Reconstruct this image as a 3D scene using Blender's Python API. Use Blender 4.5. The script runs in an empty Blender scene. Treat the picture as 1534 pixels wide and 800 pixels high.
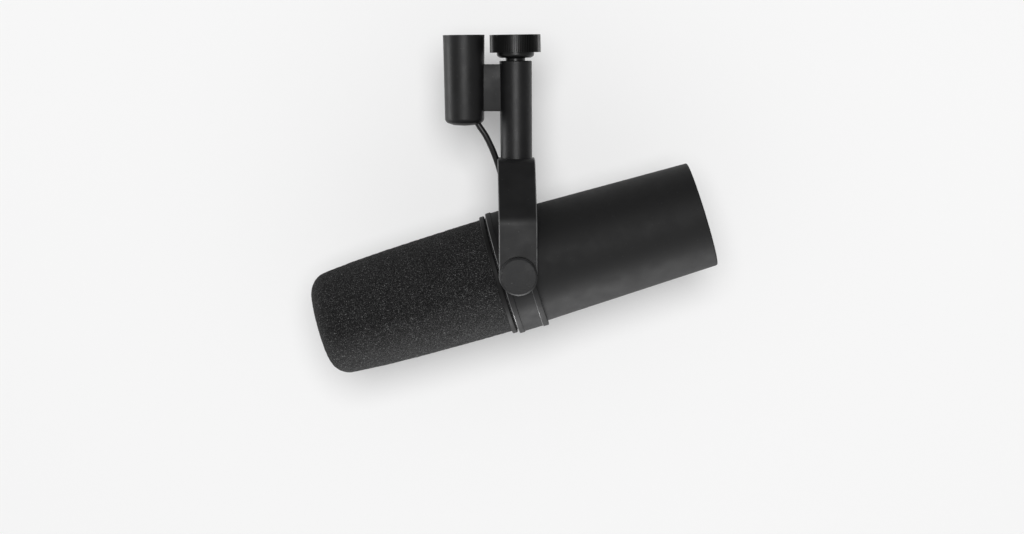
import bpy, bmesh, math, random
from mathutils import Vector, Matrix
random.seed(4)
S = 0.0003            # metres per photograph pixel at the microphone's axis
D = 3200.0            # camera distance in the same units
sc = bpy.context.scene
COL = sc.collection

# ------------------------------------------------------------ camera
cd = bpy.data.cameras.new("camera"); cam = bpy.data.objects.new("camera", cd); COL.objects.link(cam)
H = 320.0             # camera height above the picture's middle row (lens shifted down)
cam.location = (0, -D * S, H * S); cam.rotation_euler = (math.pi / 2, 0, 0)
cd.sensor_width = 36; cd.lens = 36 * D / 1534
cd.shift_y = -H / 1534
cd.clip_start = 0.01; cd.clip_end = 50
sc.camera = cam

# ------------------------------------------------------------ world, lamps, exposure
w = bpy.data.worlds.new("World"); sc.world = w; w.use_nodes = True
bg = w.node_tree.nodes["Background"]
bg.inputs[1].default_value = 1.0
wt = w.node_tree                                   # studio surroundings: pale floor, darker ceiling
wc = wt.nodes.new("ShaderNodeTexCoord"); wsx = wt.nodes.new("ShaderNodeSeparateXYZ"); wm = wt.nodes.new("ShaderNodeMapRange")
wt.links.new(wc.outputs["Generated"], wsx.inputs[0]); wt.links.new(wsx.outputs["Z"], wm.inputs[0])
wm.interpolation_type = 'SMOOTHSTEP'
wm.inputs[1].default_value = -0.6; wm.inputs[2].default_value = 0.8; wm.inputs[3].default_value = 0.56; wm.inputs[4].default_value = 0.24
wt.links.new(wm.outputs[0], bg.inputs[0])
sc.view_settings.view_transform = 'Standard'; sc.view_settings.look = 'None'
sc.view_settings.exposure = 0; sc.view_settings.gamma = 1

def lamp(name, loc, target, size, power, shape='DISK', size_y=None, color=(1, 1, 1)):
    l = bpy.data.lights.new(name, 'AREA'); l.shape = shape; l.size = size
    if size_y: l.size_y = size_y
    l.energy = power; l.color = color
    o = bpy.data.objects.new(name, l); COL.objects.link(o)
    o.location = loc
    o.rotation_euler = (Vector(target) - Vector(loc)).to_track_quat('-Z', 'Y').to_euler()
    return o
lamp("key_lamp", (-0.01, -2.07, 0.33), (0, 0, 0), 0.80, 29.5)
# rim lamps stand beside and below the backdrop board, just behind its plane, so they rake the microphone only
lamp("low_lamp", (0.10, 0.17, -1.55), (0.03, 0, 0), 1.4, 41.0, 'RECTANGLE', 0.15)
lamp("side_lamp", (-1.60, 0.165, 0.00), (0, 0, 0), 0.14, 12.5, 'RECTANGLE', 1.2)

# ------------------------------------------------------------ helpers
def wp(px, py, y=0.0):
    """point seen at photograph pixel px,py when it stands y units behind the axis plane"""
    k = (D + y) / D
    return Vector(((px - 767) * k, y, H + (400 - H - py) * k)) * S

def fillet(pts, radii, n=8):
    out = []
    for i, p in enumerate(pts):
        r = radii[i]
        if r <= 0 or i == 0 or i == len(pts) - 1:
            out.append(Vector(p)); continue
        p = Vector(p); a = (Vector(pts[i-1]) - p); b = (Vector(pts[i+1]) - p)
        la, lb = a.length, b.length; a.normalize(); b.normalize()
        ang = a.angle(b); t = min(r / math.tan(ang / 2), la * .49, lb * .49); r = t * math.tan(ang / 2)
        c = p + (a + b).normalized() * (r / math.sin(ang / 2))
        s = p + a * t - c; e = p + b * t - c
        tot = s.angle(e)
        for k in range(n + 1):
            f = k / n
            v = (s * math.sin((1 - f) * tot) + e * math.sin(f * tot)) / math.sin(tot)
            out.append(c + v)
    return out

def link(name, bm, mat, parent=None, angle=38, label=None):
    bmesh.ops.remove_doubles(bm, verts=bm.verts, dist=1e-7)
    bmesh.ops.recalc_face_normals(bm, faces=bm.faces)
    for f in bm.faces: f.smooth = True
    for e in bm.edges:
        if len(e.link_faces) == 2 and e.calc_face_angle(0) > math.radians(angle): e.smooth = False
    me = bpy.data.meshes.new(name); bm.to_mesh(me); bm.free()
    me.materials.append(mat)
    o = bpy.data.objects.new(name, me); COL.objects.link(o)
    if parent:
        o.parent = parent
        off = Vector(parent.location); q = parent
        while q.parent: q = q.parent; off = off + Vector(q.location)
        me.transform(Matrix.Translation(-off))       # mesh coordinates were given in world space
    if label: o["label"] = label
    return o

def frame(A, d, up=(0, 1, 0)):
    d = Vector(d).normalized(); x = Vector(up).cross(d).normalized(); y = d.cross(x)
    return Vector(A), d, x, y

def lathe(bm, A, d, prof, n=128, rfun=None, up=(0, 1, 0)):
    """prof: list of (distance along d, radius) in pixel units, from the first to the last point"""
    A, d, x, y = frame(A, d, up)
    rings = []
    for (s, r) in prof:
        c = A + d * s * S
        if r < 1e-6: rings.append([bm.verts.new(c)]); continue
        ring = []
        for k in range(n):
            a = 2 * math.pi * k / n
            rr = r * (rfun(k, s) if rfun else 1)
            ring.append(bm.verts.new(c + (x * math.cos(a) + y * math.sin(a)) * rr * S))
        rings.append(ring)
    for a, b in zip(rings, rings[1:]):
        if len(a) == 1 and len(b) == 1: continue
        for k in range(n):
            k2 = (k + 1) % n
            if len(a) == 1: bm.faces.new((a[0], b[k], b[k2]))
            elif len(b) == 1: bm.faces.new((a[k], a[k2], b[0]))
            else: bm.faces.new((a[k], a[k2], b[k2], b[k]))
    return bm

def box(bm, lo, hi, bev=0.0, seg=3, mtx=None):
    lo, hi = Vector(lo), Vector(hi)
    r = bmesh.ops.create_cube(bm, size=1)
    vs = r['verts']
    for v in vs: v.co = Vector([(lo[i] + hi[i]) / 2 + v.co[i] * (hi[i] - lo[i]) for i in range(3)])
    if bev:
        es = {e for v in vs for e in v.link_edges}
        bmesh.ops.bevel(bm, geom=list(es), offset=bev, segments=seg, profile=.5, affect='EDGES')

# ------------------------------------------------------------ materials
def mat(name, base, rough, spec=0.5, bump=0.0, bscale=4000, mottling=0.0, rvar=0.0, dust=0.0):
    m = bpy.data.materials.new(name); m.use_nodes = True
    nt = m.node_tree; N = nt.nodes; L = nt.links; b = N["Principled BSDF"]
    b.inputs["Base Color"].default_value = (*base, 1); b.inputs["Roughness"].default_value = rough
    b.inputs["Specular IOR Level"].default_value = spec
    tc = N.new("ShaderNodeTexCoord")
    if bump:
        n = N.new("ShaderNodeTexNoise"); n.inputs["Scale"].default_value = bscale; n.inputs["Detail"].default_value = 3
        L.new(tc.outputs["Object"], n.inputs["Vector"])
        bp = N.new("ShaderNodeBump"); bp.inputs["Strength"].default_value = bump; bp.inputs["Distance"].default_value = 0.0002
        L.new(n.outputs["Fac"], bp.inputs["Height"]); L.new(bp.outputs["Normal"], b.inputs["Normal"])
    if mottling:
        n2 = N.new("ShaderNodeTexNoise"); n2.inputs["Scale"].default_value = 160; n2.inputs["Detail"].default_value = 8
        L.new(tc.outputs["Object"], n2.inputs["Vector"])
        mr = N.new("ShaderNodeMapRange"); mr.inputs[1].default_value = .3; mr.inputs[2].default_value = .7
        mr.inputs[3].default_value = 1 - mottling; mr.inputs[4].default_value = 1 + mottling
        L.new(n2.outputs["Fac"], mr.inputs[0])
        mx = N.new("ShaderNodeVectorMath"); mx.operation = 'SCALE'; mx.inputs[0].default_value = base
        L.new(mr.outputs[0], mx.inputs["Scale"]); L.new(mx.outputs[0], b.inputs["Base Color"])
        if dust:                                   # sparse pale specks of dust and worn paint
            vo = N.new("ShaderNodeTexVoronoi"); vo.inputs["Scale"].default_value = 700
            L.new(tc.outputs["Object"], vo.inputs["Vector"])
            sx = N.new("ShaderNodeSeparateColor"); L.new(vo.outputs["Color"], sx.inputs[0])
            g1 = N.new("ShaderNodeMath"); g1.operation = 'GREATER_THAN'; g1.inputs[1].default_value = .90; L.new(sx.outputs[0], g1.inputs[0])
            g2 = N.new("ShaderNodeMath"); g2.operation = 'LESS_THAN'; g2.inputs[1].default_value = .22; L.new(vo.outputs["Distance"], g2.inputs[0])
            g3 = N.new("ShaderNodeMath"); g3.operation = 'MULTIPLY'; L.new(g1.outputs[0], g3.inputs[0]); L.new(g2.outputs[0], g3.inputs[1])
            g4 = N.new("ShaderNodeMath"); g4.operation = 'MULTIPLY'; g4.inputs[1].default_value = dust; L.new(g3.outputs[0], g4.inputs[0])
            mc = N.new("ShaderNodeMix"); mc.data_type = 'RGBA'; L.new(g4.outputs[0], mc.inputs[0]); L.new(mx.outputs[0], mc.inputs[6])
            mc.inputs[7].default_value = (.12, .12, .12, 1); L.new(mc.outputs[2], b.inputs["Base Color"])
        mr2 = N.new("ShaderNodeMapRange"); mr2.inputs[1].default_value = .3; mr2.inputs[2].default_value = .7
        mr2.inputs[3].default_value = rough - rvar; mr2.inputs[4].default_value = rough + rvar
        L.new(n2.outputs["Fac"], mr2.inputs[0]); L.new(mr2.outputs[0], b.inputs["Roughness"])
    return m

M_body = mat("matte_black_enamel", (0.0035, 0.0035, 0.0037), 0.66, 0.28, 0.15, 3500, 0.15, 0.04, 0.04)
M_yoke = mat("satin_black_steel", (0.006, 0.006, 0.0063), 0.52, 0.25, 0.15, 5000, 0.2, 0.06, 0.12)
M_band = mat("matte_black_band", (0.006, 0.006, 0.0063), 0.60, 0.21, 0.15, 5000, 0.2, 0.06, 0.10)
M_tube = mat("powder_black_tube", (0.006, 0.006, 0.0063), 0.42, 0.25, 0.35, 2600, 0.15, 0.05, 0.08)
M_nut = mat("black_anodised_nut", (0.005, 0.005, 0.005), 0.33, 0.32, 0.05, 5000, 0.1, 0.03)
M_rubber = mat("black_rubber", (0.005, 0.005, 0.005), 0.55, 0.15, 0.1, 5000, 0.1, 0.03)
M_knob = mat("textured_black_knob", (0.013, 0.013, 0.0135), 0.50, 0.22, 0.5, 2600, 0.35, 0.08, 0.25)
M_cable = mat("black_cable_jacket", (0.005, 0.005, 0.005), 0.38, 0.30, 0.05, 5000, 0.1, 0.03)
M_panel = mat("rear_plate_black", (0.01, 0.01, 0.01), 0.5, 0.3, 0.1, 4000, 0.1, 0.03)
M_edge = mat("edge_highlight", (0.055, 0.055, 0.056), 0.34, 0.9, 0.1, 3000, 0.6, 0.12)  # paler, glossier bevel faces: edge highlights partly painted into the base colour

# open-cell foam: fine grain of lighter fibre tips over dark pores
M_foam = bpy.data.materials.new("black_open_cell_foam"); M_foam.use_nodes = True
nt = M_foam.node_tree; N = nt.nodes; L = nt.links; b = N["Principled BSDF"]
tc = N.new("ShaderNodeTexCoord")
n1 = N.new("ShaderNodeTexNoise"); n1.inputs["Scale"].default_value = 3000; n1.inputs["Detail"].default_value = 2; n1.inputs["Roughness"].default_value = .7
n2 = N.new("ShaderNodeTexVoronoi"); n2.inputs["Scale"].default_value = 2500
n3 = N.new("ShaderNodeTexNoise"); n3.inputs["Scale"].default_value = 120; n3.inputs["Detail"].default_value = 4
for n in (n1, n2, n3): L.new(tc.outputs["Object"], n.inputs["Vector"])
cr = N.new("ShaderNodeValToRGB")
e = cr.color_ramp.elements; e[0].position = .40; e[0].color = (.003, .003, .003, 1); e[1].position = .80; e[1].color = (.24, .24, .24, 1)
e2 = e.new(.56); e2.color = (.009, .009, .0094, 1)
L.new(n1.outputs["Fac"], cr.inputs[0])
mr = N.new("ShaderNodeMapRange"); mr.inputs[1].default_value = .3; mr.inputs[2].default_value = .7; mr.inputs[3].default_value = .9; mr.inputs[4].default_value = 1.1
L.new(n3.outputs["Fac"], mr.inputs[0])
sp = N.new("ShaderNodeMapRange"); sp.inputs[1].default_value = .88; sp.inputs[2].default_value = 1.0; sp.inputs[3].default_value = 1.0; sp.inputs[4].default_value = 5.0
L.new(n2.outputs["Color"], sp.inputs[0])
mu = N.new("ShaderNodeMath"); mu.operation = 'MULTIPLY'; L.new(mr.outputs[0], mu.inputs[0]); L.new(sp.outputs[0], mu.inputs[1])
vs = N.new("ShaderNodeVectorMath"); vs.operation = 'SCALE'; L.new(cr.outputs[0], vs.inputs[0]); L.new(mu.outputs[0], vs.inputs["Scale"])
L.new(vs.outputs[0], b.inputs["Base Color"])
b.inputs["Roughness"].default_value = .75; b.inputs["Specular IOR Level"].default_value = .12
bp = N.new("ShaderNodeBump"); bp.inputs["Strength"].default_value = .8; bp.inputs["Distance"].default_value = .0004
L.new(n1.outputs["Fac"], bp.inputs["Height"]); L.new(bp.outputs["Normal"], b.inputs["Normal"])

M_wall = bpy.data.materials.new("matte_white_backdrop"); M_wall.use_nodes = True
b = M_wall.node_tree.nodes["Principled BSDF"]
b.inputs["Base Color"].default_value = (.90, .90, .90, 1); b.inputs["Roughness"].default_value = 1; b.inputs["Specular IOR Level"].default_value = 0

# ------------------------------------------------------------ backdrop
WALL = 260 * S
bm = bmesh.new(); box(bm, (-.55, WALL, -.45), (1.2, WALL + .003, 1.0))
o = link("backdrop_wall", bm, M_wall); o["kind"] = "structure"

# ------------------------------------------------------------ microphone
root = bpy.data.objects.new("studio_microphone", None); COL.objects.link(root)
root.empty_display_size = .02
root.location = wp(772, 65)
root["label"] = "matte black studio microphone hanging tilted from its yoke in front of a plain white backdrop"
root["category"] = "microphone"

TH = math.radians(16.6)
U = Vector((math.cos(TH), 0, math.sin(TH))); V = Vector((-math.sin(TH), 0, math.cos(TH)))
O = wp(775, 404) + V * 1.0 * S

# housing: open-ended tapered shell with a rolled rear lip and a recessed rear plate
bm = bmesh.new()
prof = fillet([(15, 86.5), (60, 85.2), (289, 79.3), (289, 74.5), (284, 74), (20, 80)], [0, 0, 3.5, 2.2, 0, 0])
lathe(bm, O, U, prof, 192)
housing = link("housing", bm, M_body, root)
bm = bmesh.new()
lathe(bm, O, U, fillet([(268, 0), (272, 0), (272, 74.6), (268, 74.6), (268, 0)], [0, 0, 1, 0, 0]), 128)
link("rear_plate", bm, M_panel, housing)

# foam windscreen
bm = bmesh.new()
fp = [(-306.3, 0), (-306.3, 20)] + fillet([(-306.3, 20), (-304.5, 75), (-230, 80.3)], [0, 33.5, 0], 14)[1:-1] + \
     [(-262, 78.3), (-230, 80.8), (-180, 83.0), (-130, 84.3), (-80, 85.3), (-34, 85.8), (-20, 85.8), (-20, 60)]
prof = []
for a in fp:
    prof.append((a[0], a[1]))
# densify straight stretches
dense = [prof[0]]
for a, c in zip(prof, prof[1:]):
    n = max(1, int(math.dist(a, c) / 3))
    for k in range(1, n + 1): dense.append((a[0] + (c[0] - a[0]) * k / n, a[1] + (c[1] - a[1]) * k / n))
lathe(bm, O, U, dense, 256)
for v in bm.verts:
    v.co += Vector((random.uniform(-1, 1), random.uniform(-1, 1), random.uniform(-1, 1))) * S * .42
link("foam_windscreen", bm, M_foam, root, 80)

# dark retaining ring behind the foam
bm = bmesh.new()
lathe(bm, O, U, fillet([(-32.8, 70), (-32.8, 90.2), (-25.6, 90.2), (-25.6, 70)], [0, 1.4, 1.4, 0], 4), 192)
link("retaining_ring", bm, M_rubber, root)
bm = bmesh.new(); lathe(bm, O, U, [(-34, 60), (-34, 84), (-18, 84), (-18, 60)], 128)
link("inner_collar", bm, M_rubber, root)

# mounting band with two raised rims
bm = bmesh.new()
lathe(bm, O, U, fillet([(-23, 80), (-23, 92.8), (-14.8, 92.8), (-14.6, 91.6), (13.6, 91.6), (13.8, 92.8), (22.3, 92.8), (22.3, 80)],
                       [0, 1.1, .5, .3, .3, .7, .9, 0], 4), 256)
for f in bm.faces:
    q = f.calc_center_median() - O; ss = q.dot(U) / S; rr = (q - U * q.dot(U)).length / S
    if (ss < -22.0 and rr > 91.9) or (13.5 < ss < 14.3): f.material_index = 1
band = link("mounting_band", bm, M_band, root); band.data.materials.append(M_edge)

# flat lug of the band under each pivot, standing proud of the ring and following its tilt
KX, KZ = wp(777, 414.3, -122).x, wp(777, 414.3, -122).z
PIV = Vector((KX, 0, KZ))

def strap(bm, path, hw, th, x0, x1, z0, z1, ch=1.6):
    """loft a strap with rounded edges: path (depth, height) in pixel units, hw = list of half widths"""
    n = len(path); secs = []
    for i in range(n):
        p = path[i]; a = path[max(i - 1, 0)]; c = path[min(i + 1, n - 1)]
        t = (c - a).normalized(); nn = Vector((-t.y, t.x))
        f = (p.y - z0) / (z1 - z0); xc = x0 + (x1 - x0) * max(0, min(1, f))
        h = hw[i]; cc = min(ch, h * .5)
        sec = []
        for (sx, sn, a0) in ((1, -1, -90), (1, 1, 0), (-1, 1, 90), (-1, -1, 180)):
            for k in range(5):
                an = math.radians(a0 + 90 * k / 4)
                q = p + nn * (sn * (th / 2 - ch) + ch * math.sin(an))
                sec.append(bm.verts.new(Vector((xc + sx * (h - cc) + cc * math.cos(an), q.x, q.y)) * S))
        secs.append(sec)
    m = 20
    for a, c in zip(secs, secs[1:]):
        for k in range(m):
            f = bm.faces.new((a[k], a[(k+1) % m], c[(k+1) % m], c[k]))
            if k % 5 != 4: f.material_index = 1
    bm.faces.new(secs[0]); bm.faces.new(secs[-1])

zt = wp(773, 239, -38).z / S - 3.5; zb = wp(773, 331, -102).z / S; kz = KZ / S; R = 28.5
core = fillet([(100, kz), (100, zb), (40, zt), (-40, zt), (-100, zb), (-100, kz)], [0, 24, 13, 13, 24, 0], 12)
hw0 = 28.0
# rounded ends
def cap(sign):
    out = []
    for k in range(1, 13):
        a = math.pi / 2 * k / 12
        out.append((Vector((sign * 100, kz - R * math.sin(a))), max(R * math.cos(a), .4)))
    return out
# subdivide
path = []; hws = []
back = cap(1)[::-1]
for p, h in back: path.append(p); hws.append(h)
for i, p in enumerate(core):
    path.append(p); hws.append(hw0)
for p, h in cap(-1): path.append(p); hws.append(h)
bm = bmesh.new()
strap(bm, path, hws, 7.0, wp(776.4, 400, -100).x / S, wp(773.6, 237, -40).x / S, 60, zt)
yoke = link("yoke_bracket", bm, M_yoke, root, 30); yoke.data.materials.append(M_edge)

# pivot spacer between band and strap, then the round knob
for sgn in (-1, 1):
    bm = bmesh.new()
    lathe(bm, PIV + Vector((0, sgn * 84 * S, 0)), (0, sgn, 0), [(0, 0), (0, 20), (12, 20), (12, 0)], 64, up=(0, 0, 1))
    link("pivot_spacer", bm, M_rubber, root)
    bm = bmesh.new()
    kr = 27.3
    lathe(bm, PIV + Vector((0, sgn * 104.4 * S, 0)), (0, sgn, 0),
          fillet([(0, 0), (0, 21), (4.5, 21), (4.5, kr), (25, kr), (27.2, kr - 2.4), (27.5, 0)], [0, 0, 0, .8, .8, 1.4, 0], 5), 128, up=(0, 0, 1))
    link("pivot_knob", bm, M_knob, root)

# ------------------------------------------------------------ mounting post, neck, collar, knurled nut
def upl(bm, px0, py0, px1, py1, prof, **k):
    A = wp(px0, py0); B = wp(px1, py1); lathe(bm, A, B - A, prof, **k)
h = 91 - 237.5
bm = bmesh.new()
Lp = (wp(772.4, 91) - wp(773.6, 239)).length / S
upl(bm, 773.6, 239, 772.4, 91, fillet([(0, 0), (0, 23.6), (Lp, 24.3), (Lp, 0)], [0, 0, 1.6, 0], 5), n=96)
post = link("mounting_post", bm, M_tube, root)
bm = bmesh.new(); upl(bm, 772.2, 92, 772.1, 82, fillet([(0, 0), (0, 14.5), (4.5, 14.5), (5.5, 15.5), (10, 15.5), (10, 0)], [0, 0, .5, .5, 0, 0], 3), n=64)
link("swivel_neck", bm, M_nut, post)
bm = bmesh.new(); upl(bm, 772.2, 86.6, 772.1, 74, fillet([(0, 0), (0, 23), (3, 28), (12.6, 28), (12.6, 0)], [0, 1.5, 3.5, 0, 0], 6), n=96)
link("nut_collar", bm, M_nut, post)
teeth = 78; NS = teeth * 8
def kn(k, s):
    q = (k % 8)
    return 1.0 if q in (1, 2) else (0.94 if q in (5, 6, 7) else 0.97)
bm = bmesh.new(); upl(bm, 771.9, 78.6, 771.5, 51.9, [(0, 0), (0, 38.1), (13, 38.1), (26.7, 38.1), (26.7, 0)], n=NS, rfun=kn)
link("knurled_nut", bm, M_nut, root, 28)

# ------------------------------------------------------------ connector housing, joining plate, cable
bm = bmesh.new()
Lc = (wp(694.6, 51.9) - wp(696.2, 188)).length / S
upl(bm, 696.2, 188.5, 694.6, 51.9, fillet([(0, 0), (1.4, 17), (6.0, 29.3), (Lc - 9, 31.0), (Lc - 9, 31.0), (Lc, 31.3), (Lc, 0)], [0, 30, 7.5, 0, 0, 0, 0], 10), n=128)
con = link("connector_housing", bm, M_tube, root)
bm = bmesh.new()
a = wp(716, 166.5); c = wp(760, 96.2)
box(bm, (a.x, -7 * S, a.z), (c.x, 7 * S, c.z), 1.3 * S)
# small fillet where the plate meets the housing
link("joining_plate", bm, M_yoke, root)
bm = bmesh.new()
def tube(bm, pts, r, n=20):
    P = []
    for i in range(len(pts) - 1):
        p0 = pts[max(i-1, 0)]; p1 = pts[i]; p2 = pts[i+1]; p3 = pts[min(i+2, len(pts)-1)]
        for k in range(10):
            t = k / 10
            P.append(.5 * ((2*p1) + (p2-p0)*t + (2*p0-5*p1+4*p2-p3)*t*t + (3*p1-p0-3*p2+p3)*t**3))
    P.append(pts[-1]); rings = []
    for i, p in enumerate(P):
        d = (P[min(i+1, len(P)-1)] - P[max(i-1, 0)]).normalized()
        x = Vector((0, 1, 0)).cross(d).normalized(); y = d.cross(x)
        rings.append([bm.verts.new(p + (x*math.cos(2*math.pi*k/n) + y*math.sin(2*math.pi*k/n)) * r * S) for k in range(n)])
    for a, c in zip(rings, rings[1:]):
        for k in range(n): bm.faces.new((a[k], a[(k+1) % n], c[(k+1) % n], c[k]))
    bm.faces.new(rings[0]); bm.faces.new(rings[-1])
tube(bm, [wp(712, 178, 0), wp(717.5, 188, 0), wp(727.5, 203, 0), wp(736.5, 221, 2), wp(743.5, 239, 5), wp(749.5, 258, 8), wp(757, 285, 8), wp(764, 318, 5), wp(767, 340, 0)], 4.6)
link("cable", bm, M_cable, root)
